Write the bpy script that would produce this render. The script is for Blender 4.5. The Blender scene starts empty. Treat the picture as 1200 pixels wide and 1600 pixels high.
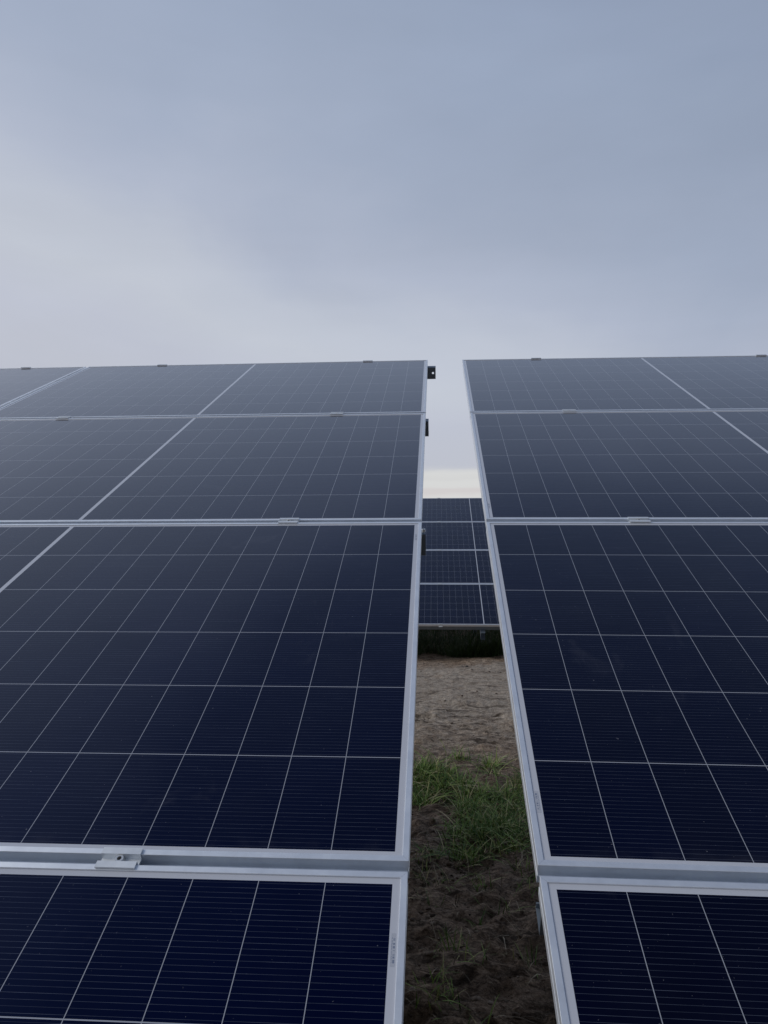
import bpy, bmesh, math, random
import numpy as np
from mathutils import Matrix, Vector

random.seed(7)
rng = np.random.default_rng(11)
sc = bpy.context.scene
COL = sc.collection

# ------------------------------------------------------------------ dimensions (metres)
W, H, G, GC = 2.094, 1.134, 0.017, 0.020      # panel length, panel height, gap between rows, gap between columns
FR = 0.035                                     # frame depth
HB = 0.50                                      # height of the lowest panel edge
TILT = math.radians(27.82)


def rod(r):
    v = Vector(r)
    return Matrix.Rotation(v.length, 3, v.normalized()) if v.length > 0 else Matrix.Identity(3)


SLOPE = Matrix.Rotation(TILT, 3, 'X')          # array axes (along row, up the slope, normal) -> world


def array_matrix(off, r):
    return Matrix.Translation(SLOPE @ Vector(off) + Vector((0, 0, HB))) @ (SLOPE @ rod(r)).to_4x4()


T_LEFT = array_matrix((0, 0, 0), (0, 0, 0))
T_RIGHT = array_matrix((0.17321, -0.00231, 0.00286), (-0.00098, 0.0037, -0.00716))
T_BACK = array_matrix((0.71194, 8.61257, -4.54597), (-0.00265, 0.00193, -0.00129))

# ------------------------------------------------------------------ camera
Rc = rod((1.990861830518824, 0.032073856850103874, -0.06347644730979499))   # array axes -> camera (x right, y down, z forward)
tc = Vector((-0.04085013107770996, 0.9633563045977092, -0.08784435134544077))
F_PX = 1063.6
pos = SLOPE @ (-(Rc.transposed() @ tc)) + Vector((0, 0, HB))
Rw = Rc @ SLOPE.transposed()
right, down, fwd = Vector(Rw[0]), Vector(Rw[1]), Vector(Rw[2])
cd = bpy.data.cameras.new('camera')
cam = bpy.data.objects.new('camera', cd)
COL.objects.link(cam)
m = Matrix((right, -down, -fwd)).transposed().to_4x4()
m.translation = pos
cam.matrix_world = m
cd.sensor_fit = 'VERTICAL'
cd.sensor_height = 36.0
cd.sensor_width = 27.0
cd.lens = F_PX / 1600 * 36
cd.shift_x = -17.27 / 1600
cd.shift_y = -0.8 / 1600
cd.clip_start = 0.02
cd.clip_end = 5000
sc.camera = cam

# ------------------------------------------------------------------ node helpers


class N:
    def __init__(s, tree):
        s.t = tree

    def new(s, kind, **kw):
        n = s.t.nodes.new(kind)
        for k, v in kw.items():
            setattr(n, k, v)
        return n

    def put(s, sock, v):
        if isinstance(v, bpy.types.NodeSocket):
            s.t.links.new(v, sock)
        elif v is not None:
            sock.default_value = v

    def m(s, op, a, b=None, c=None, clamp=False):
        n = s.new('ShaderNodeMath', operation=op, use_clamp=clamp)
        s.put(n.inputs[0], a)
        s.put(n.inputs[1], b)
        s.put(n.inputs[2], c)
        return n.outputs[0]

    def mix(s, f, a, b, blend='MIX'):
        n = s.new('ShaderNodeMix', data_type='RGBA', blend_type=blend)
        s.put(n.inputs[0], f)
        for i, v in ((6, a), (7, b)):
            if isinstance(v, tuple):
                v = tuple(v) + (1.0,) if len(v) == 3 else v
            s.put(n.inputs[i], v)
        return n.outputs[2]

    def noise(s, vec, scale, detail=4.0, rough=0.55, dist=0.0):
        n = s.new('ShaderNodeTexNoise')
        s.put(n.inputs['Vector'], vec)
        n.inputs['Scale'].default_value = scale
        n.inputs['Detail'].default_value = detail
        n.inputs['Roughness'].default_value = rough
        n.inputs['Distortion'].default_value = dist
        return n.outputs[0]

    def ramp(s, f, stops):
        n = s.new('ShaderNodeValToRGB')
        s.put(n.inputs[0], f)
        e = n.color_ramp.elements
        while len(e) < len(stops):
            e.new(0.5)
        for i, (p, c) in enumerate(stops):
            e[i].position = p
            e[i].color = tuple(c) + (1.0,)
        return n.outputs[0]

    def smooth(s, v, a, b):
        n = s.new('ShaderNodeMapRange', interpolation_type='SMOOTHSTEP')
        s.put(n.inputs[0], v)
        n.inputs[1].default_value = a
        n.inputs[2].default_value = b
        return n.outputs[0]

    def scale(s, vec, v):
        n = s.new('ShaderNodeVectorMath', operation='MULTIPLY')
        s.put(n.inputs[0], vec)
        n.inputs[1].default_value = v
        return n.outputs[0]


def srgb(r, g, b):
    return tuple(((c / 255) / 12.92 if c / 255 <= 0.04045 else ((c / 255 + 0.055) / 1.055) ** 2.4) for c in (r, g, b))


# ------------------------------------------------------------------ sky: overcast late afternoon
SUN_EL, SUN_ROT = math.radians(40), math.radians(256)
world = bpy.data.worlds.new("World")
sc.world = world
world.use_nodes = True
wn = N(world.node_tree)
world.node_tree.nodes.clear()
sky = wn.new('ShaderNodeTexSky', sky_type='NISHITA')
sky.sun_disc = False
sky.sun_elevation = SUN_EL
sky.sun_rotation = SUN_ROT
dirv = wn.new('ShaderNodeTexCoord').outputs['Generated']
sep = wn.new('ShaderNodeSeparateXYZ')
wn.put(sep.inputs[0], dirv)
dx, dz = sep.outputs[0], sep.outputs[2]
wob = wn.noise(wn.scale(dirv, (3.5, 3.5, 18.0)), 1.8, 4.0)
above = wn.smooth(dz, 0.135, 0.26)
zz = wn.m('ADD', dz, wn.m('MULTIPLY', wn.m('SUBTRACT', wob, 0.5), 0.022))
warp = wn.noise(wn.scale(dirv, (1.2, 1.2, 2.4)), 1.5, 4.0, 0.5, 0.6)
slant = wn.m('ADD', wn.m('MULTIPLY', dx, 0.26), wn.m('MULTIPLY', wn.m('SUBTRACT', warp, 0.5), 0.20))
zz = wn.m('MAXIMUM', wn.m('ADD', zz, wn.m('MULTIPLY', slant, above)), wn.m('MINIMUM', zz, 0.145))
layer = wn.ramp(zz, [(0.0, srgb(218, 217, 215)), (0.087, srgb(219, 218, 217)), (0.093, srgb(212, 207, 207)), (0.098, srgb(212, 207, 207)), (0.102, srgb(217, 217, 216)),
                     (0.112, srgb(217, 217, 216)), (0.115, srgb(209, 208, 208)), (0.118, srgb(217, 217, 216)), (0.124, srgb(215, 215, 215)), (0.127, srgb(204, 205, 209)), (0.130, srgb(192, 195, 206)), (0.20, srgb(193, 197, 210)), (0.26, srgb(198, 203, 214)), (0.32, srgb(193, 199, 212)), (0.38, srgb(180, 188, 206)),
                     (0.48, srgb(166, 177, 198)), (0.62, srgb(156, 169, 192)), (0.75, srgb(146, 160, 186)), (0.83, srgb(112, 128, 158)), (1.0, srgb(90, 105, 134))])
# broad slanting bands in the cloud sheet
rot = wn.new('ShaderNodeMapping')
wn.put(rot.inputs[0], dirv)
rot.inputs['Rotation'].default_value = (0, math.radians(-28), 0)
rot.inputs['Scale'].default_value = (0.7, 0.7, 3.2)
band = wn.noise(rot.outputs[0], 1.9, 5.0, 0.5, 0.5)
fine = wn.noise(wn.scale(dirv, (1.0, 1.0, 2.6)), 2.6, 6.0, 0.55, 0.3)
var = wn.m('ADD', wn.m('MULTIPLY', wn.m('SUBTRACT', band, 0.5), 0.26), wn.m('MULTIPLY', wn.m('SUBTRACT', fine, 0.5), 0.16))
var = wn.m('SUBTRACT', var, wn.m('MULTIPLY', wn.smooth(dx, -0.1, 0.6), 0.10))
var = wn.m('ADD', wn.m('MULTIPLY', var, above), 1.0)
comb = wn.new('ShaderNodeCombineXYZ')
for i in range(3):
    wn.put(comb.inputs[i], var)
cloud = wn.mix(1.0, layer, comb.outputs[0], 'MULTIPLY')
back_ = wn.m('SUBTRACT', 1.0, wn.m('MULTIPLY', wn.smooth(sep.outputs[1], 0.30, -0.5), 0.58))
cb_ = wn.new('ShaderNodeCombineXYZ')
for i in range(3):
    wn.put(cb_.inputs[i], back_)
cloud = wn.mix(1.0, cloud, cb_.outputs[0], 'MULTIPLY')
cloud = wn.scale(cloud, (10.0, 10.0, 10.0))
tot = wn.mix(0.94, sky.outputs[0], cloud)
bg = wn.new('ShaderNodeBackground')
wn.put(bg.inputs[0], tot)
bg.inputs[1].default_value = 0.1
wo = wn.new('ShaderNodeOutputWorld')
wn.put(wo.inputs[0], bg.outputs[0])

sl = bpy.data.lights.new('sun', 'SUN')
sl.energy = 1.2
sl.angle = math.radians(30)
sl.color = (1.0, 0.96, 0.9)
sun = bpy.data.objects.new('sun', sl)
COL.objects.link(sun)
sd = Vector((math.sin(SUN_ROT) * math.cos(SUN_EL), math.cos(SUN_ROT) * math.cos(SUN_EL), math.sin(SUN_EL)))
sun.rotation_euler = sd.to_track_quat('Z', 'Y').to_euler()
sun.location = (0, 0, 20)

sc.view_settings.view_transform = 'Standard'
sc.view_settings.look = 'None'
sc.view_settings.exposure = 0.0
sc.view_settings.gamma = 1.0

# ------------------------------------------------------------------ materials


def material(name):
    mt = bpy.data.materials.new(name)
    mt.use_nodes = True
    return mt, N(mt.node_tree), mt.node_tree.nodes['Principled BSDF']


def metal(name, col, metallic, rough, scale=(4, 4, 4), amp=0.12):
    mt, n, b = material(name)
    oc = n.new('ShaderNodeTexCoord').outputs['Object']
    a = n.noise(n.scale(oc, scale), 6.0, 5.0)
    s2 = n.noise(oc, 90.0, 3.0)
    f = n.m('ADD', n.m('MULTIPLY', n.m('SUBTRACT', a, 0.5), 2 * amp), n.m('MULTIPLY', n.m('SUBTRACT', s2, 0.5), amp))
    f = n.m('ADD', f, 1.0)
    cb = n.new('ShaderNodeCombineXYZ')
    for i in range(3):
        n.put(cb.inputs[i], f)
    n.put(b.inputs['Base Color'], n.mix(1.0, col, cb.outputs[0], 'MULTIPLY'))
    b.inputs['Metallic'].default_value = metallic
    n.put(b.inputs['Roughness'], n.m('ADD', rough, n.m('MULTIPLY', n.m('SUBTRACT', a, 0.5), 0.2)))
    return mt


M_ALU = metal('anodised_aluminium', (0.86, 0.91, 0.98), 0.55, 0.40)
M_CLAMP = metal('clamp_aluminium', (0.80, 0.84, 0.88), 0.45, 0.38)
M_STEEL = metal('galvanised_steel', (0.22, 0.27, 0.33), 0.6, 0.5, (2, 2, 2), 0.2)
M_BOLT = metal('stainless_bolt', (0.75, 0.75, 0.74), 0.8, 0.3)
M_SOCKET = metal('bolt_socket', (0.03, 0.03, 0.035), 0.5, 0.5)

# cells behind glass; UV is in metres from the panel's corner
CELL_W, COL_P, MID = 0.0918, 0.0929, 0.006
CELL_H, ROW_P, MV = 0.1819, 0.1835, 0.0165
M_GLASS, n, b = material('solar_cells_under_glass')
uvn = n.new('ShaderNodeUVMap')
uvn.uv_map = 'UVMap'
s3 = n.new('ShaderNodeSeparateXYZ')
n.put(s3.inputs[0], uvn.outputs[0])
U, V = s3.outputs[0], s3.outputs[1]
oinf = n.new('ShaderNodeObjectInfo')
rnd = oinf.outputs['Random']
batch = n.new('ShaderNodeSeparateColor')          # panels from two production batches: bluer and greyer cells
n.put(batch.inputs[0], oinf.outputs['Color'])
uc = n.m('SUBTRACT', U, W / 2)
a = n.m('DIVIDE', n.m('SUBTRACT', n.m('ABSOLUTE', uc), MID), COL_P)
fa = n.m('FRACT', a)
inu = n.m('MULTIPLY', n.m('LESS_THAN', fa, CELL_W / COL_P), n.m('MULTIPLY', n.m('GREATER_THAN', a, 0.0), n.m('LESS_THAN', a, 11.0)))
r_ = n.m('DIVIDE', n.m('SUBTRACT', V, MV), ROW_P)
fr = n.m('FRACT', r_)
inv_ = n.m('MULTIPLY', n.m('LESS_THAN', fr, CELL_H / ROW_P), n.m('MULTIPLY', n.m('GREATER_THAN', r_, 0.0), n.m('LESS_THAN', r_, 6.0)))
cell = n.m('MULTIPLY', inu, inv_)
fin = n.m('FRACT', n.m('MULTIPLY', n.m('DIVIDE', fr, CELL_H / ROW_P), 24.0))
busw = n.m('LESS_THAN', n.m('ABSOLUTE', n.m('SUBTRACT', fin, 0.5)), 0.030)
# broken brightness along the thin wires
along = n.noise(n.scale(uvn.outputs[0], (7.0, 132.0, 1.0)), 1.0, 3.0, 0.7)
bus = n.m('MULTIPLY', busw, n.m('ADD', 0.35, n.m('MULTIPLY', n.smooth(along, 0.35, 0.75), 0.65)))
# every cell its own tint
cv = n.new('ShaderNodeCombineXYZ')
n.put(cv.inputs[0], n.m('ADD', n.m('FLOOR', a), n.m('MULTIPLY', n.m('GREATER_THAN', uc, 0.0), 20.0)))
n.put(cv.inputs[1], n.m('FLOOR', r_))
n.put(cv.inputs[2], n.m('MULTIPLY', rnd, 91.0))
wnz = n.new('ShaderNodeTexWhiteNoise', noise_dimensions='3D')
n.put(wnz.inputs['Vector'], cv.outputs[0])
blot = n.noise(n.scale(uvn.outputs[0], (1.0, 1.0, 1.0)), 3.0, 3.0)
tint = n.m('ADD', n.m('MULTIPLY', wnz.outputs[0], 0.45), n.m('ADD', n.m('MULTIPLY', rnd, 0.35), n.m('ADD', n.m('MULTIPLY', n.m('SUBTRACT', blot, 0.5), 0.9), n.m('SUBTRACT', n.m('MULTIPLY', batch.outputs[0], 0.6), 0.3))), clamp=True)
ccol = n.mix(tint, (0.0001, 0.0012, 0.0150), (0.0011, 0.0012, 0.0055))
base = n.mix(bus, ccol, (0.10, 0.12, 0.17))
seam = n.m('MULTIPLY', n.m('MULTIPLY', n.m('GREATER_THAN', a, 0.0), n.m('LESS_THAN', a, 10.99)), n.m('MULTIPLY', n.m('GREATER_THAN', r_, 0.0), n.m('LESS_THAN', r_, 5.992)))
base = n.mix(cell, n.mix(seam, (0.60, 0.63, 0.70), (0.40, 0.43, 0.49)), base)
# dust film, dry drops and rubbed marks lying on the glass
oc = n.new('ShaderNodeCombineXYZ')
n.put(oc.inputs[0], U)
n.put(oc.inputs[1], V)
n.put(oc.inputs[2], n.m('MULTIPLY', rnd, 37.0))
speck = n.noise(oc.outputs[0], 210.0, 2.0, 0.5)
spk = n.m('MULTIPLY', n.smooth(speck, 0.735, 0.80), 0.30)
dustn = n.noise(oc.outputs[0], 5.0, 7.0, 0.65, 0.6)
film = n.m('MULTIPLY', n.smooth(dustn, 0.45, 0.8), 0.007)
rub = n.noise(n.scale(oc.outputs[0], (1.0, 0.55, 1.0)), 7.5, 5.0, 0.6, 1.2)
rubm = n.m('MULTIPLY', n.smooth(rub, 0.62, 0.82), 0.05)
grime = n.m('MULTIPLY', n.m('MULTIPLY', n.smooth(V, 0.045, 0.012), n.smooth(n.noise(oc.outputs[0], 16.0, 4.0), 0.4, 0.7)), 0.03)
dirt = n.m('ADD', n.m('ADD', n.m('ADD', spk, film), rubm), grime, clamp=True)
base = n.mix(dirt, base, (0.42, 0.44, 0.50))
n.put(b.inputs['Base Color'], base)
n.put(b.inputs['Roughness'], n.m('ADD', 0.08, n.m('MULTIPLY', n.smooth(dustn, 0.3, 0.8), 0.08)))
b.inputs['IOR'].default_value = 1.62
# thin outer coating
b.inputs['Coat Weight'].default_value = 1.0
b.inputs['Coat IOR'].default_value = 1.16
b.inputs['Coat Roughness'].default_value = 0.09
b.inputs['Specular Tint'].default_value = (0.0, 0.08, 0.40, 1.0)
bp = n.new('ShaderNodeBump')
bp.inputs['Strength'].default_value = 0.04
bp.inputs['Distance'].default_value = 0.004
n.put(bp.inputs['Height'], n.noise(oc.outputs[0], 3.0, 2.0))
n.put(b.inputs['Normal'], bp.outputs[0])

M_BACK = metal('white_backsheet', (0.7, 0.7, 0.7), 0.0, 0.6)

# printed serial strip: pale sticker with blurred blue-grey bars and a row of marks
M_STICK, n, b = material('serial_sticker')
uvn = n.new('ShaderNodeUVMap')
uvn.uv_map = 'UVMap'
s3 = n.new('ShaderNodeSeparateXYZ')
n.put(s3.inputs[0], uvn.outputs[0])
barx = n.new('ShaderNodeTexWhiteNoise', noise_dimensions='1D')
n.put(barx.inputs['W'], n.m('FLOOR', n.m('MULTIPLY', s3.outputs[1], 54.0)))
bars = n.m('MULTIPLY', n.m('GREATER_THAN', barx.outputs[0], 0.45), n.m('MULTIPLY', n.m('GREATER_THAN', s3.outputs[0], 0.46), n.m('LESS_THAN', s3.outputs[0], 0.88)))
chx = n.new('ShaderNodeTexWhiteNoise', noise_dimensions='2D')
cv = n.new('ShaderNodeCombineXYZ')
n.put(cv.inputs[0], n.m('FLOOR', n.m('MULTIPLY', s3.outputs[0], 16.0)))
n.put(cv.inputs[1], n.m('FLOOR', n.m('MULTIPLY', s3.outputs[1], 70.0)))
n.put(chx.inputs['Vector'], cv.outputs[0])
chars = n.m('MULTIPLY', n.m('GREATER_THAN', chx.outputs[0], 0.5), n.m('MULTIPLY', n.m('GREATER_THAN', s3.outputs[0], 0.14), n.m('LESS_THAN', s3.outputs[0], 0.34)))
endm = n.m('MULTIPLY', n.m('GREATER_THAN', s3.outputs[1], 0.1), n.m('LESS_THAN', s3.outputs[1], 0.88))
n.put(b.inputs['Base Color'], n.mix(n.m('MULTIPLY', endm, n.m('ADD', bars, chars, clamp=True)), (0.50, 0.53, 0.60), (0.22, 0.26, 0.36)))
b.inputs['Roughness'].default_value = 0.2

# soil
M_SOIL, n, b = material('pale_and_dark_soil')
oc = n.new('ShaderNodeTexCoord').outputs['Object']
s3 = n.new('ShaderNodeSeparateXYZ')
n.put(s3.inputs[0], oc)
mid_ = n.noise(oc, 6.0, 7.0, 0.68, 0.5)
grain = n.noise(n.scale(oc, (0.8, 2.0, 1.0)), 15.0, 10.0, 0.74, 0.35)
gr = n.smooth(n.m('ADD', n.m('MULTIPLY', grain, 0.6), n.m('MULTIPLY', n.noise(oc, 85.0, 5.0, 0.75), 0.4)), 0.38, 0.64)
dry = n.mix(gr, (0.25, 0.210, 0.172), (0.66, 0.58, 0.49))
dark_soil = n.mix(gr, (0.10, 0.070, 0.050), (0.58, 0.44, 0.33))
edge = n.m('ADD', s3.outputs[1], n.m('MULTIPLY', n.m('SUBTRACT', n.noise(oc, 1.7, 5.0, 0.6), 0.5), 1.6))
pale_band = n.m('MULTIPLY', n.smooth(edge, 4.2, 6.9), n.m('SUBTRACT', 1.0, n.smooth(edge, 9.05, 9.6)))  # paler soil in a band across the middle, darker before and behind it
mask = n.m('ADD', n.m('MULTIPLY', pale_band, 0.85), n.m('MULTIPLY', n.m('SUBTRACT', mid_, 0.5), 1.9), clamp=True)
colr = n.mix(mask, dark_soil, dry)
streak = n.noise(n.scale(oc, (0.8, 2.4, 1.0)), 4.2, 10.0, 0.74, 1.1)
colr = n.mix(n.m('MULTIPLY', n.smooth(streak, 0.50, 0.62), n.m('ADD', 0.42, n.m('MULTIPLY', n.smooth(edge, 7.9, 6.4), 0.45))), colr, (0.058, 0.044, 0.034))
fib = n.noise(n.scale(oc, (20.0, 52.0, 40.0)), 1.0, 6.0, 0.7, 0.8)
colr = n.mix(n.m('MULTIPLY', n.smooth(fib, 0.64, 0.76), 0.35), colr, (0.30, 0.255, 0.20))
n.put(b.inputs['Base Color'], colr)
b.inputs['Roughness'].default_value = 0.95
b.inputs['Specular IOR Level'].default_value = 0.12
bp = n.new('ShaderNodeBump')
bp.inputs['Strength'].default_value = 1.0
bp.inputs['Distance'].default_value = 0.03
n.put(bp.inputs['Height'], n.m('ADD', n.noise(oc, 30.0, 10.0, 0.75, 0.5), n.m('MULTIPLY', streak, 0.7)))
n.put(b.inputs['Normal'], bp.outputs[0])


def leafy(name, stops, rough=0.6):
    mt, n, b = material(name)
    ri = n.new('ShaderNodeNewGeometry').outputs['Random Per Island']
    n.put(b.inputs['Base Color'], n.ramp(ri, stops))
    b.inputs['Roughness'].default_value = rough
    b.inputs['Specular IOR Level'].default_value = 0.3
    return mt


M_GRASS = leafy('grass_blades', [(0.0, (0.05, 0.115, 0.022)), (0.35, (0.125, 0.235, 0.045)), (0.66, (0.24, 0.37, 0.085)), (0.84, (0.44, 0.46, 0.17)), (1.0, (0.66, 0.58, 0.36))])
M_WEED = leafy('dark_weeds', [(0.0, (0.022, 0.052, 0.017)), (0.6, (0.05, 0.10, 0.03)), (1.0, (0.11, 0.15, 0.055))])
M_STRAW = leafy('dry_straw', [(0.0, (0.06, 0.05, 0.035)), (0.5, (0.20, 0.165, 0.12)), (0.8, (0.42, 0.36, 0.27)), (1.0, (0.60, 0.54, 0.42))], 0.8)
M_CLOD = leafy('soil_clods', [(0.0, (0.07, 0.052, 0.040)), (0.7, (0.15, 0.115, 0.09)), (1.0, (0.26, 0.215, 0.175))], 0.95)
M_STONE = metal('dark_stone', (0.03, 0.029, 0.028), 0.0, 0.8, (20, 20, 20), 0.3)

# ------------------------------------------------------------------ object helpers


def link(name, me, mat, parent=None):
    o = bpy.data.objects.new(name, me)
    COL.objects.link(o)
    if mat is not None and len(me.materials) == 0:
        me.materials.append(mat)
    if parent is not None:
        o.parent = parent
    return o


def bm_mesh(name, bm, mat):
    bmesh.ops.recalc_face_normals(bm, faces=bm.faces[:])
    me = bpy.data.meshes.new(name)
    bm.to_mesh(me)
    bm.free()
    me.materials.append(mat)
    return me


def empty(name, mat4, label, cat, group=None):
    o = bpy.data.objects.new(name, None)
    o.empty_display_size = 0.1
    COL.objects.link(o)
    o.matrix_world = mat4
    o['label'] = label
    o['category'] = cat
    if group:
        o['group'] = group
    return o


def box(bm, x0, x1, y0, y1, z0, z1):
    vs = [bm.verts.new(p) for p in ((x0, y0, z0), (x1, y0, z0), (x1, y1, z0), (x0, y1, z0), (x0, y0, z1), (x1, y0, z1), (x1, y1, z1), (x0, y1, z1))]
    for f in ((0, 3, 2, 1), (4, 5, 6, 7), (0, 1, 5, 4), (1, 2, 6, 5), (2, 3, 7, 6), (3, 0, 4, 7)):
        bm.faces.new([vs[i] for i in f])


def sweep(bm, sections):
    """sections: list of equally long vertex rings; caps both ends"""
    rings = [[bm.verts.new(p) for p in s] for s in sections]
    k = len(rings[0])
    for r0, r1 in zip(rings[:-1], rings[1:]):
        for i in range(k):
            bm.faces.new((r0[i], r0[(i + 1) % k], r1[(i + 1) % k], r1[i]))
    bm.faces.new(rings[0][::-1])
    bm.faces.new(rings[-1])


# ------------------------------------------------------------------ one solar panel
# frame: four rails of an extruded section, mitred at the corners with a hairline seam
PROF = [(0.0004, 0.0), (0.0086, 0.0), (0.0090, -0.0004), (0.0090, -0.0019), (0.0022, -0.0019), (0.0022, -0.033), (0.024, -0.033), (0.024, -FR), (0.0, -FR), (0.0, -0.022), (0.0007, -0.021), (0.0007, -0.014), (0.0, -0.013), (0.0, -0.0004)]
bm = bmesh.new()
SEAM = 0.00018
corners = [((0, 0), (1, 0), (0, 1)), ((W, 0), (0, 1), (-1, 0)), ((W, H), (-1, 0), (0, -1)), ((0, H), (0, -1), (1, 0))]
for (c, d, inn), L in zip(corners, (W, H, W, H)):
    secs = []
    for end in (0, 1):
        ring = []
        for p, z in PROF:
            tt = (p + SEAM) if end == 0 else L - p - SEAM
            ring.append((c[0] + d[0] * tt + inn[0] * p, c[1] + d[1] * tt + inn[1] * p, z))
        secs.append(ring)
    sweep(bm, secs)
ME_FRAME = bm_mesh('frame', bm, M_ALU)

bm = bmesh.new()
box(bm, 0.0026, W - 0.0026, 0.0026, H - 0.0026, -0.0064, -0.0021)
uvl = bm.loops.layers.uv.new('UVMap')
for f in bm.faces:
    for lp in f.loops:
        lp[uvl].uv = (lp.vert.co.x, lp.vert.co.y)
me = bm_mesh('glass', bm, M_GLASS)
me.materials.append(M_BACK)
for p in me.polygons:
    if p.normal.z < 0.5:
        p.material_index = 1
ME_GLASS = me

bm = bmesh.new()
box(bm, -0.0030, 0.0030, -0.021, 0.021, 0.0, 0.00012)
uvl = bm.loops.layers.uv.new('UVMap')
for f in bm.faces:
    for lp in f.loops:
        lp[uvl].uv = (lp.vert.co.x / 0.006 + 0.5, lp.vert.co.y / 0.042 + 0.5)
ME_STICK = bm_mesh('serial_sticker', bm, M_STICK)

bm = bmesh.new()
box(bm, -0.055, 0.055, -0.03, 0.03, -0.022, -0.0068)
ME_JBOX = bm_mesh('junction_box', bm, M_SOCKET)


def panel(T, u0, v0, label, group, sticker=None):
    jit = Matrix.Translation((random.uniform(-.0008, .0008), random.uniform(-.0006, .0006), random.uniform(-.0008, 0.0004)))
    e = empty('solar_panel', T @ Matrix.Translation((u0, v0, 0)) @ jit, label, 'solar panel', group)
    link('frame', ME_FRAME, None, e)
    gl = link('glass', ME_GLASS, None, e)
    gl.color = (0.1 if group == LG else 0.8, 0.5, 0.5, 1.0)
    jb = link('junction_box', ME_JBOX, None, e)
    jb.location = (W / 2, H / 2, 0)
    if sticker:
        for su, sv in sticker:
            s = link('serial_sticker', ME_STICK, None, e)
            s.location = (su, sv, -0.0021)
            if su < W / 2:
                s.rotation_euler[2] = math.pi
    return e


def v_of(row):                                  # row 0 = lowest
    return row * (H + G)


LG, RG, BG = 'panels of the left array', 'panels of the right array', 'panels of the distant array'
lab_left = [
    'dark navy solar panel in the lower left foreground, lowest row of the left array',
    'large navy solar panel in left array second row up, just above the bolted clamp',
    'slate blue solar panel in the second row from top of the left array',
    'pale grey solar panel in the left array top row, beside the pierced purlin end']
lab_left2 = [
    'lowest row solar panel of left array, one panel farther from dirt gap',
    'second row up solar panel of left array, one panel farther from dirt gap',
    'second row from top solar panel of left array, one farther from dirt gap',
    'grey top row solar panel of the left array, cut by the left photo edge']
lab_right = [
    'dark navy solar panel in the lower right corner, lowest row of right array',
    'large dark blue solar panel in the right array, second row up from the ground',
    'slate grey solar panel in the second row from top of the right array',
    'pale grey solar panel in the top row of the right array, against the sky']
lab_right2 = [
    'lowest row solar panel of right array, one panel farther from dirt gap',
    'second row up solar panel of right array, one panel farther from dirt gap',
    'second row from top solar panel of right array, one farther from dirt gap',
    'top row solar panel of right array, one panel farther from dirt gap']
rowname = ['lowest row', 'second row up', 'second row from the top', 'top row']
for r in range(4):
    st = {0: [(W - 0.0146, 1.026)], 1: [(W - 0.0146, 1.037)]}.get(r)
    panel(T_LEFT, -W, v_of(r), lab_left[r], LG, st)
    panel(T_LEFT, -2 * W - GC, v_of(r), lab_left2[r], LG)
    st = {1: [(0.0146, 0.113)], 2: [(0.0146, 0.10)]}.get(r)
    panel(T_RIGHT, 0, v_of(r), lab_right[r], RG, st)
    panel(T_RIGHT, W + GC, v_of(r), lab_right2[r], RG)
    for c, where in ((0, 'seen through the gap'), (-1, 'hidden behind the left array'), (1, 'hidden behind the right array'),
                     (-2, 'outermost behind left array'), (2, 'outermost behind right array')):
        panel(T_BACK, -W / 2 + c * (W + GC), v_of(r), 'distant panel in %s of far array, %s' % (rowname[r], where), BG)

# ------------------------------------------------------------------ clamps and steel racks
CL = 0.058


def extrude_profile(prof, u0, u1):
    bm = bmesh.new()
    sweep(bm, [[(u0, v, w) for v, w in prof], [(u1, v, w) for v, w in prof]])
    return bm


h = G / 2
mid_prof = [(-h - 0.0078, 0.0006), (-h + 0.0008, 0.0006), (-0.0066, -0.0085), (0.0066, -0.0085), (h - 0.0008, 0.0006), (h + 0.0078, 0.0006),
            (h + 0.0078, 0.0034), (h - 0.0026, 0.0034), (0.0050, -0.0058), (-0.0050, -0.0058), (-h + 0.0026, 0.0034), (-h - 0.0078, 0.0034)]
ME_MID = bm_mesh('clamp', extrude_profile(mid_prof, -CL / 2, CL / 2), M_CLAMP)
# end clamp on the top edge: hooks over the frame and stands down behind it
end_prof = [(-0.009, 0.0006), (0.0016, 0.0006), (0.0016, -FR), (0.018, -FR), (0.018, -FR + 0.003), (0.0046, -FR + 0.003), (0.0046, 0.0040), (-0.009, 0.0040)]
ME_END = bm_mesh('clamp', extrude_profile(end_prof, -CL / 2, CL / 2), M_CLAMP)


def bolt_mesh():
    bm = bmesh.new()
    K = 24
    ro, ri = 0.0062, 0.0032
    z0, z1, zs = 0.0, 0.0075, 0.003

    def ring(r, z, hexa=False):
        out = []
        for i in range(K):
            an = 2 * math.pi * i / K
            rr = r
            if hexa:
                rr = r * math.cos(math.pi / 6) / math.cos((an % (math.pi / 3)) - math.pi / 6)
            out.append(bm.verts.new((rr * math.cos(an), rr * math.sin(an), z)))
        return out
    rs = [ring(ro * 1.25, z0), ring(ro * 1.25, 0.0012), ring(ro, 0.0013), ring(ro, z1 - 0.0006), ring(ro * 0.93, z1), ring(ri * 1.1, z1, True), ring(ri * 1.1, zs, True)]
    for a_, b_ in zip(rs[:-1], rs[1:]):
        for i in range(K):
            bm.faces.new((a_[i], a_[(i + 1) % K], b_[(i + 1) % K], b_[i]))
    f = bm.faces.new(rs[-1])
    me = bpy.data.meshes.new('bolt')
    f.material_index = 1
    bmesh.ops.recalc_face_normals(bm, faces=bm.faces[:])
    bm.to_mesh(me)
    bm.free()
    me.materials.append(M_BOLT)
    me.materials.append(M_SOCKET)
    return me


ME_BOLT = bolt_mesh()


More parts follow.
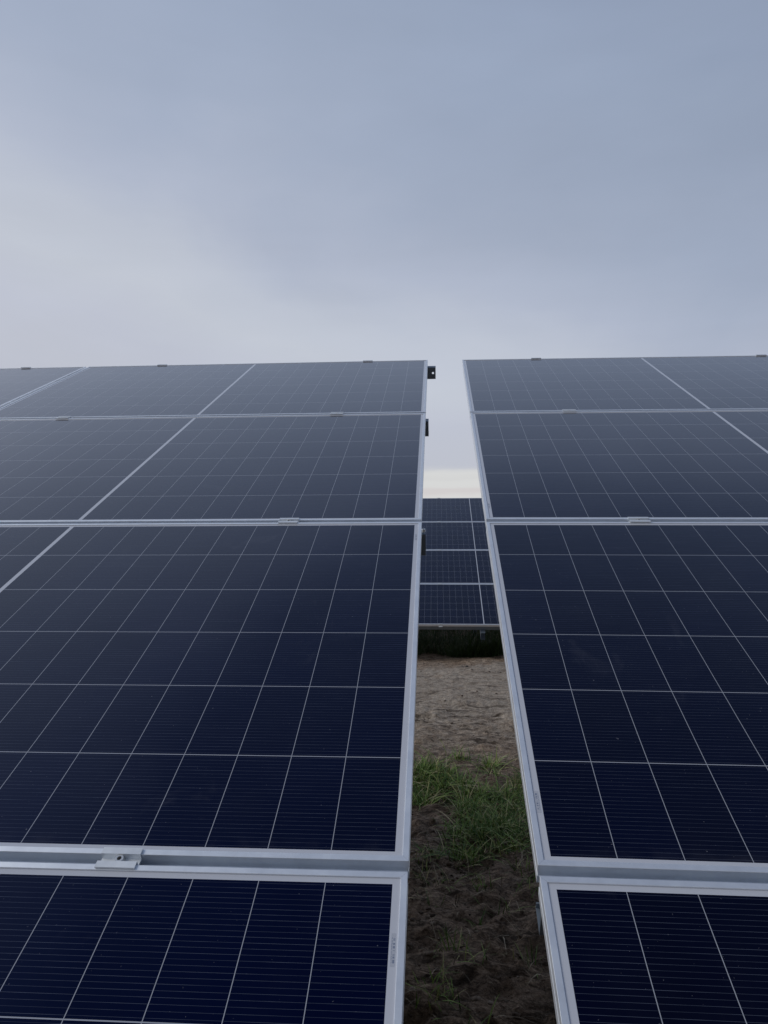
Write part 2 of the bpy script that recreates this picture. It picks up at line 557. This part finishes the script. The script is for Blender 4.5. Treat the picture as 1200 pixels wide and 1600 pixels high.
def purlin_mesh(u0, u1, hole_u=None):
    """lipped C-section along u; the web faces down the slope, top flange touches the panel frames"""
    d, fl, th, lip = 0.070, 0.042, 0.003, 0.012
    bm = bmesh.new()
    if hole_u is None:
        box(bm, u0, u1, 0.0, th, -d, 0.0)
    else:
        # web with a round bolt hole
        cw = -0.034
        rad = 0.0065
        K = 16
        outer = [(u0, -d), (u1, -d), (u1, 0.0), (u0, 0.0)]
        ov = [bm.verts.new((u, 0.0, w)) for u, w in outer]
        iv = [bm.verts.new((hole_u + rad * math.cos(2 * math.pi * i / K), 0.0, cw + rad * math.sin(2 * math.pi * i / K))) for i in range(K)]
        ed = [bm.edges.new((ov[i], ov[(i + 1) % 4])) for i in range(4)] + [bm.edges.new((iv[i], iv[(i + 1) % K])) for i in range(K)]
        bmesh.ops.triangle_fill(bm, use_beauty=True, edges=ed)
        ge = bmesh.ops.extrude_face_region(bm, geom=bm.faces[:])
        bmesh.ops.translate(bm, vec=(0, th, 0), verts=[x for x in ge['geom'] if isinstance(x, bmesh.types.BMVert)])
    box(bm, u0, u1, th, fl, -th, 0.0)
    box(bm, u0, u1, th, fl, -d, -d + th)
    box(bm, u0, u1, fl - th, fl, -lip, -th)
    box(bm, u0, u1, fl - th, fl, -d + th, -d + lip)
    return bm_mesh('purlin', bm, M_STEEL)


def rack(T, ua, ub, ends, post_us, clamp_us, label):
    """ua..ub: span of the panels; ends: purlin overhang at the gap side per purlin (bottom..top)"""
    Ti = T.copy()
    base = empty('mounting_rack', Matrix.Translation((T.translation.x, T.translation.y, 0)), label, 'mounting rack', 'steel racks under the arrays')
    bi = base.matrix_world.inverted()

    def place(o, u, v, w):
        o.matrix_local = bi @ Ti @ Matrix.Translation((u, v, w))
    vs = [0.045, H + G / 2, 2 * H + 1.5 * G, 3 * H + 2.5 * G, 4 * H + 3 * G - 0.025]
    for k, v in enumerate(vs):
        lo, hi, hole = ends(k)
        o = link('purlin', purlin_mesh(lo, hi, hole), None, base)
        place(o, 0, v - 0.021, -FR - 0.0006)
    slope_len = vs[-1] + 0.10
    for u in post_us:
        bm = bmesh.new()
        box(bm, -0.032, -0.029, -0.055, slope_len, -0.11, -0.0)
        box(bm, -0.029, 0.032, -0.055, slope_len, -0.003, 0.0)
        box(bm, -0.029, 0.032, -0.055, slope_len, -0.11, -0.107)
        o = link('rafter', bm_mesh('rafter', bm, M_STEEL), None, base)
        place(o, u, 0, -FR - 0.0706 - 0.0008)
        for v in (1.05, 3.55):
            top = bi @ (Ti @ Vector((u, v, -FR - 0.0706 - 0.06)))
            bm = bmesh.new()
            zt = top.z
            box(bm, 0.0, 0.004, -0.05, 0.05, -0.25, zt)
            box(bm, 0.004, 0.055, -0.05, -0.046, -0.25, zt)
            box(bm, 0.004, 0.055, 0.046, 0.05, -0.25, zt)
            o = link('post', bm_mesh('post', bm, M_STEEL), None, base)
            o.location = (top.x + 0.034, top.y, 0)
    for k, v in enumerate([H + G / 2, 2 * H + 1.5 * G, 3 * H + 2.5 * G]):
        for u in clamp_us(k):
            o = link('clamp', ME_MID, None, base)
            place(o, u, v, 0.0)
            bo = link('bolt', ME_BOLT, None, o)
            bo.location = (0.0, 0.0, -0.0057)
    for u in clamp_us(3):
        o = link('clamp', ME_END, None, base)
        place(o, u, 4 * H + 3 * G, 0.0)
    for u in clamp_us(4):
        o = link('clamp', ME_END, None, base)
        o.matrix_local = bi @ Ti @ Matrix.Translation((u, 0, 0)) @ Matrix.Rotation(math.pi, 4, 'Z')
    return base


def ends_left(k):
    over = [0.008, -0.003, 0.0115, 0.0125, 0.047][k]
    return (-2 * W - GC - 0.02, over, 0.031 if k == 4 else None)


def ends_right(k):
    over = [-0.01, -0.0035, -0.016, -0.016, -0.016][k]
    return (-over, 2 * W + GC + 0.02, None)


def ends_back(k):
    return (-2.5 * W - 2 * GC - 0.03, 2.5 * W + 2 * GC + 0.03, None)


CL_L = {0: -0.415, 1: -0.395, 2: -0.401, 3: -0.361}
rk = rack(T_LEFT, -2 * W, 0, ends_left, (-1.15, -3.4),
          lambda k: [CL_L.get(k, -0.4), -1.675 if k < 3 else -1.631, -W - GC - (0.41 if k < 3 else 0.385), -W - GC - 1.675],
          'galvanised steel rack with clamps under the left array, one purlin end pierced')
rack(T_RIGHT, 0, 2 * W, ends_right, (1.15, 3.4),
     lambda k: [0.437, 1.70 if k < 3 else 1.733, W + GC + 0.42, W + GC + 1.675],
     'galvanised steel rack with aluminium clamps under the right array')
rack(T_BACK, -2.5 * W, 2.5 * W, ends_back, (-0.016, -2.6, 2.6, -4.9, 4.9),
     lambda k: [-0.61, 0.63, -W - 0.65, -W + 0.6, W - 0.61, W + 0.65],
     'galvanised steel rack under the distant array, above dark weeds')

# bolt heads where the clamps of the far purlin end sit
bx = link('bolt', ME_BOLT, None, rk)
bx.matrix_local = rk.matrix_world.inverted() @ T_LEFT @ Matrix.Translation((0.0045, 2 * H + 1.5 * G + 0.0, -FR - 0.0004))

# ------------------------------------------------------------------ ground: one sheet to the horizon, fine where it shows


def vnoise(x, y, seed):
    xi, yi = np.floor(x).astype(np.int64), np.floor(y).astype(np.int64)
    xf, yf = x - xi, y - yi
    xf, yf = xf * xf * (3 - 2 * xf), yf * yf * (3 - 2 * yf)

    def hsh(i, j):
        k = (i * 374761393 + j * 668265263 + seed * 1442695041) & 0xFFFFFFFF
        k = ((k ^ (k >> 13)) * 1274126177) & 0xFFFFFFFF
        return ((k ^ (k >> 16)) & 0xFFFF) / 65535.0
    return (hsh(xi, yi) * (1 - xf) + hsh(xi + 1, yi) * xf) * (1 - yf) + (hsh(xi, yi + 1) * (1 - xf) + hsh(xi + 1, yi + 1) * xf) * yf


def fbm(x, y, s, o, seed):
    t, amp, tot = 0, 1, 0
    for k in range(o):
        t = t + amp * (vnoise(x * s + 17.3 * k, y * s - 9.1 * k, seed + k) - 0.5)
        tot += amp
        amp *= 0.55
        s *= 2.03
    return t / tot * 2


def ground_z(x, y):
    near = np.clip((6.0 - y) / 1.5, 0, 1)
    rough = 0.5 + 0.5 * near
    fade = np.exp(-(np.maximum(np.abs(x) - 3, 0) / 6) ** 2) * np.exp(-(np.maximum(np.abs(y - 5) - 9, 0) / 8) ** 2)
    z = 0.10 * fbm(x, y, 0.55, 3, 3)
    z = z + rough * 0.050 * fbm(x, y * 1.3, 2.6, 5, 21)
    r = 1 - np.abs(fbm(x, y, 5.5, 4, 41))
    z = z + rough * 0.035 * (r - 0.75)
    z = z + rough * 0.020 * fbm(x, y, 14.0, 4, 81)
    z = z - near * 0.018 * np.clip(0.16 - np.abs(fbm(x, y * 1.3, 2.6, 3, 131)), 0, 1) / 0.16
    z = z + 0.085 * np.exp(-((y - 6.4) / 0.8) ** 2) * np.maximum(fbm(x, y * 1.5, 4.0, 5, 71), -0.1)
    z = z + rough * 0.022 * np.maximum(fbm(x, y, 30.0, 3, 91) - 0.05, 0)
    z = z + 0.034 * (1 - near) * fbm(x * 0.4, y * 1.8, 4.5, 4, 61)
    return z * fade - 0.01


def axis(lo, hi, step, far):
    a = list(np.arange(lo, hi + 1e-6, step))
    s, p = step, hi
    up = []
    while p < far:
        s *= 1.22
        p += s
        up.append(p)
    s, p = step, lo
    dn = []
    while p > -far:
        s *= 1.22
        p -= s
        dn.append(p)
    return np.array(dn[::-1] + a + up)


gx = axis(-0.7, 1.5, 0.013, 1500)
gy = np.concatenate([axis(1.2, 6.6, 0.0135, 1500)])
gy = np.unique(np.concatenate([gy[gy <= 6.6], np.arange(6.63, 12.6, 0.03), 12.6 + (1.22 ** np.arange(1, 52) - 1) * 0.2]))
gy = gy[gy < 2500]
X, Y = np.meshgrid(gx, gy)
Z = ground_z(X, Y)
nx, ny = len(gx), len(gy)
vt = np.stack([X, Y, Z], -1).reshape(-1, 3)
ii, jj = np.meshgrid(np.arange(nx - 1), np.arange(ny - 1))
q = (jj * nx + ii).reshape(-1)
fc = np.stack([q, q + 1, q + nx + 1, q + nx], -1)


def quick_mesh(name, vt, fc, mat):
    me = bpy.data.meshes.new(name)
    me.vertices.add(len(vt))
    me.vertices.foreach_set('co', np.asarray(vt, dtype=np.float32).ravel())
    k = fc.shape[1]
    me.loops.add(fc.size)
    me.loops.foreach_set('vertex_index', fc.astype(np.int32).ravel())
    me.polygons.add(len(fc))
    me.polygons.foreach_set('loop_start', np.arange(0, fc.size, k, dtype=np.int32))
    me.update(calc_edges=True)
    me.validate()
    me.materials.append(mat)
    return me


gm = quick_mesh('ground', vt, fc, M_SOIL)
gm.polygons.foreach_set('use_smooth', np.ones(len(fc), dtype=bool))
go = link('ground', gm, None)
go['kind'] = 'structure'

# ------------------------------------------------------------------ grass, weeds, straw, clods


def blades(name, roots, heights, lean, width, mat, kind_label, cat, segs=4, flat=False):
    """curved tapering leaf strips; roots (n,2)"""
    n_ = len(roots)
    az = rng.uniform(0, 2 * math.pi, n_)
    ln = lean * rng.uniform(0.25, 1.25, n_)
    z0 = ground_z(roots[:, 0], roots[:, 1])
    vv, ff = [], []
    d = np.stack([np.cos(az), np.sin(az)], 1)
    sd_ = np.stack([-d[:, 1], d[:, 0]], 1)
    tw = rng.uniform(-0.8, 0.8, n_)
    curl = rng.uniform(0.6, 1.7, n_)
    pts = np.zeros((n_, segs + 1, 2, 3))
    for k in range(segs + 1):
        t = k / segs
        out = heights * ln * t ** curl
        up = heights * (t - 0.45 * np.minimum(ln, 1.2) * t ** 2.2) if not flat else heights * 0.10 * np.sin(t * 3.1) + 0.006
        wv = width * (1 - t) ** 0.7 * (0.55 + 0.9 * t * (1 - t) * 2) + 0.0003
        for s_, sg in ((0, -1), (1, 1)):
            pts[:, k, s_, 0] = roots[:, 0] + d[:, 0] * out + sg * wv * sd_[:, 0]
            pts[:, k, s_, 1] = roots[:, 1] + d[:, 1] * out + sg * wv * sd_[:, 1]
            pts[:, k, s_, 2] = z0 + up + sg * wv * tw * 0.7 - (0.012 if not flat else 0.0)
    vt = pts.reshape(-1, 3)
    per = (segs + 1) * 2
    b0 = np.arange(n_) * per
    for k in range(segs):
        ff.append(np.stack([b0 + 2 * k, b0 + 2 * k + 1, b0 + 2 * k + 3, b0 + 2 * k + 2], 1))
    fc = np.concatenate(ff)
    o = link(name, quick_mesh(name, vt, fc, mat), None)
    o['kind'] = 'stuff'
    o['label'] = kind_label
    o['category'] = cat
    return o


def tufts(centres, per, spread):
    out = []
    for (x, y) in centres:
        k = max(4, int(per * random.uniform(0.5, 1.4)))
        out.append(np.array([x, y]) + rng.normal(0, spread, (k, 2)))
    return np.concatenate(out)


def ellipse(cx, cy, rx, ry, n_):
    out = []
    while len(out) < n_:
        a_, r2 = random.uniform(0, 2 * math.pi), math.sqrt(random.random())
        out.append((cx + rx * r2 * math.cos(a_), cy + ry * r2 * math.sin(a_)))
    return out


cent = []
cent += ellipse(-0.04, 4.74, 0.15, 0.26, 30)
cent += ellipse(-0.08, 4.44, 0.08, 0.12, 10)
cent += ellipse(0.16, 4.58, 0.12, 0.14, 8)
cent += ellipse(0.42, 4.18, 0.24, 0.34, 42)
cent += ellipse(0.27, 3.84, 0.17, 0.20, 24)
cent += ellipse(0.20, 3.56, 0.07, 0.08, 6)
cent += ellipse(0.50, 3.70, 0.11, 0.16, 9)
cent += ellipse(0.66, 4.62, 0.10, 0.12, 12)
cent += ellipse(0.42, 5.05, 0.05, 0.06, 5)
cent += ellipse(0.22, 4.2, 0.55, 1.0, 13)
for _ in range(260):                             # the same growth carries on under the arrays to either side
    x, y = random.uniform(-3.2, 3.8), random.gauss(4.2, 0.5)
    if -0.3 < x < 0.85:
        continue
    if vnoise(np.array([x * 1.7]), np.array([y * 1.7]), 5)[0] > 0.42:
        cent.append((x, y))
rt = tufts(cent, 34, 0.034)
blades('grass', rt, rng.uniform(0.03, 0.19, len(rt)) * rng.uniform(0.55, 1.15, len(rt)) * np.clip(1.0 + 0.25 * (0.2 - rt[:, 0]), 0.8, 1.15), 1.35, 0.0030, M_GRASS, 'uneven green grass growing out of the brown soil between the arrays', 'grass')

cent = ellipse(-0.02, 3.47, 0.05, 0.12, 6) + ellipse(0.02, 2.33, 0.06, 0.07, 5) + ellipse(0.10, 2.68, 0.04, 0.05, 2) + ellipse(-0.4, 2.9, 0.2, 0.5, 3) + ellipse(0.2, 3.1, 0.22, 0.25, 6) + ellipse(0.25, 2.4, 0.25, 0.3, 4) + ellipse(0.4, 3.3, 0.15, 0.2, 4)
rt = tufts(cent, 13, 0.03)
blades('young_grass', rt, rng.uniform(0.03, 0.115, len(rt)), 1.2, 0.0022, M_GRASS, 'sparse short grass sprouting from the shaded soil in the foreground gap', 'grass')

rt = np.stack([rng.uniform(-2.6, 4.4, 16000), 10.3 + np.abs(rng.normal(0, 1.3, 16000))], 1)
keep = vnoise(rt[:, 0] * 2.2, rt[:, 1] * 2.2, 77) + (rt[:, 1] - 10.3) * 0.35 > 0.42
rt = rt[keep]
hts = rng.uniform(0.10, 0.34, len(rt)) * np.clip(0.55 + 0.3 * (rt[:, 1] - 10.3), 0.5, 1.2)
mask_ = np.stack([rng.normal(0.74, 0.22, 700), rng.uniform(10.25, 10.6, 700)], 1)
far = np.stack([rng.uniform(-6, 8, 9000), rng.uniform(13.2, 15.2, 9000)], 1)  # tall weed belt added behind the array to block light from the rear
rt = np.concatenate([rt, far, mask_])
hts = np.concatenate([hts, rng.uniform(0.3, 0.85, len(far)), rng.uniform(0.2, 0.48, len(mask_))])
blades('weeds', rt, hts, 0.8, 0.006, M_WEED, 'dark green weeds in the shade under the distant array, with an added light-blocking belt behind', 'weeds')

rt = np.stack([rng.uniform(-0.6, 1.2, 1300), rng.uniform(1.7, 3.9, 1300)], 1)
rt = np.concatenate([rt, np.stack([rng.uniform(-0.6, 1.2, 160), rng.uniform(3.9, 6.2, 160)], 1)])
blades('dry_straw', rt, rng.uniform(0.015, 0.075, len(rt)), 1.0, 0.0011, M_STRAW, 'thin dry straw and dead stalks lying on the bare soil', 'straw', flat=True)
rt = tufts([(0.33, 2.74), (0.12, 3.05), (0.3, 3.2), (0.05, 2.75), (0.2, 3.35), (0.37, 2.52), (0.1, 3.5), (0.45, 3.4), (0.0, 3.2), (0.25, 2.3), (0.12, 2.5), (-0.03, 3.62), (0.02, 3.75)], 7, 0.022)
blades('dead_stalks', rt, rng.uniform(0.04, 0.13, len(rt)), 1.5, 0.0018, M_STRAW, 'pale dead grass stalks standing in the shaded soil', 'dead grass')

bm = bmesh.new()
bmesh.ops.create_icosphere(bm, subdivisions=2, radius=1.0)
ico_v = np.array([v.co[:] for v in bm.verts])
ico_f = np.array([[v.index for v in f.verts] for f in bm.faces])
bm.free()
vs, fs = [], []
for k in range(1300):
    x, y = random.uniform(-0.7, 1.4), random.uniform(1.7, 9.6) if k % 3 == 0 else random.uniform(1.7, 4.2)
    s = random.choice([0.003, 0.004, 0.005, 0.006, 0.008, 0.012]) * random.uniform(0.7, 1.3)
    if y > 4.5:
        s *= 0.8
    off = random.uniform(0, 100)
    nr = 1 + 1.0 * fbm(ico_v[:, 0] * 1.9 + off, ico_v[:, 1] * 1.3 + ico_v[:, 2] * 2.1, 1.0, 3, 9)
    v = ico_v * nr[:, None] * np.array([s * random.uniform(0.8, 1.4), s * random.uniform(0.8, 1.4), s * 0.65])
    z = float(ground_z(np.array([x]), np.array([y]))[0])
    fs.append(ico_f + len(ico_v) * k)
    vs.append(v + np.array([x, y, z + s * 0.1]))
o = link('soil_clods', quick_mesh('soil_clods', np.concatenate(vs), np.concatenate(fs), M_CLOD), None)
o['kind'] = 'stuff'
o['label'] = 'crumbly brown soil clods scattered over the ground'
o['category'] = 'soil clods'

# one dark stone on the pale ground
nr = 1 + 0.4 * fbm(ico_v[:, 0] + 3.3, ico_v[:, 1] + ico_v[:, 2] * 1.7, 1.1, 3, 15)
sx, sy = 0.435, 9.0
v = ico_v * nr[:, None] * np.array([0.022, 0.02, 0.02])
o = link('stone', quick_mesh('stone', v, ico_f, M_STONE), None)
o.location = (sx, sy, float(ground_z(np.array([sx]), np.array([sy]))[0]) + 0.012)
o['label'] = 'small dark stone lying alone on the pale dry ground'
o['category'] = 'stone'
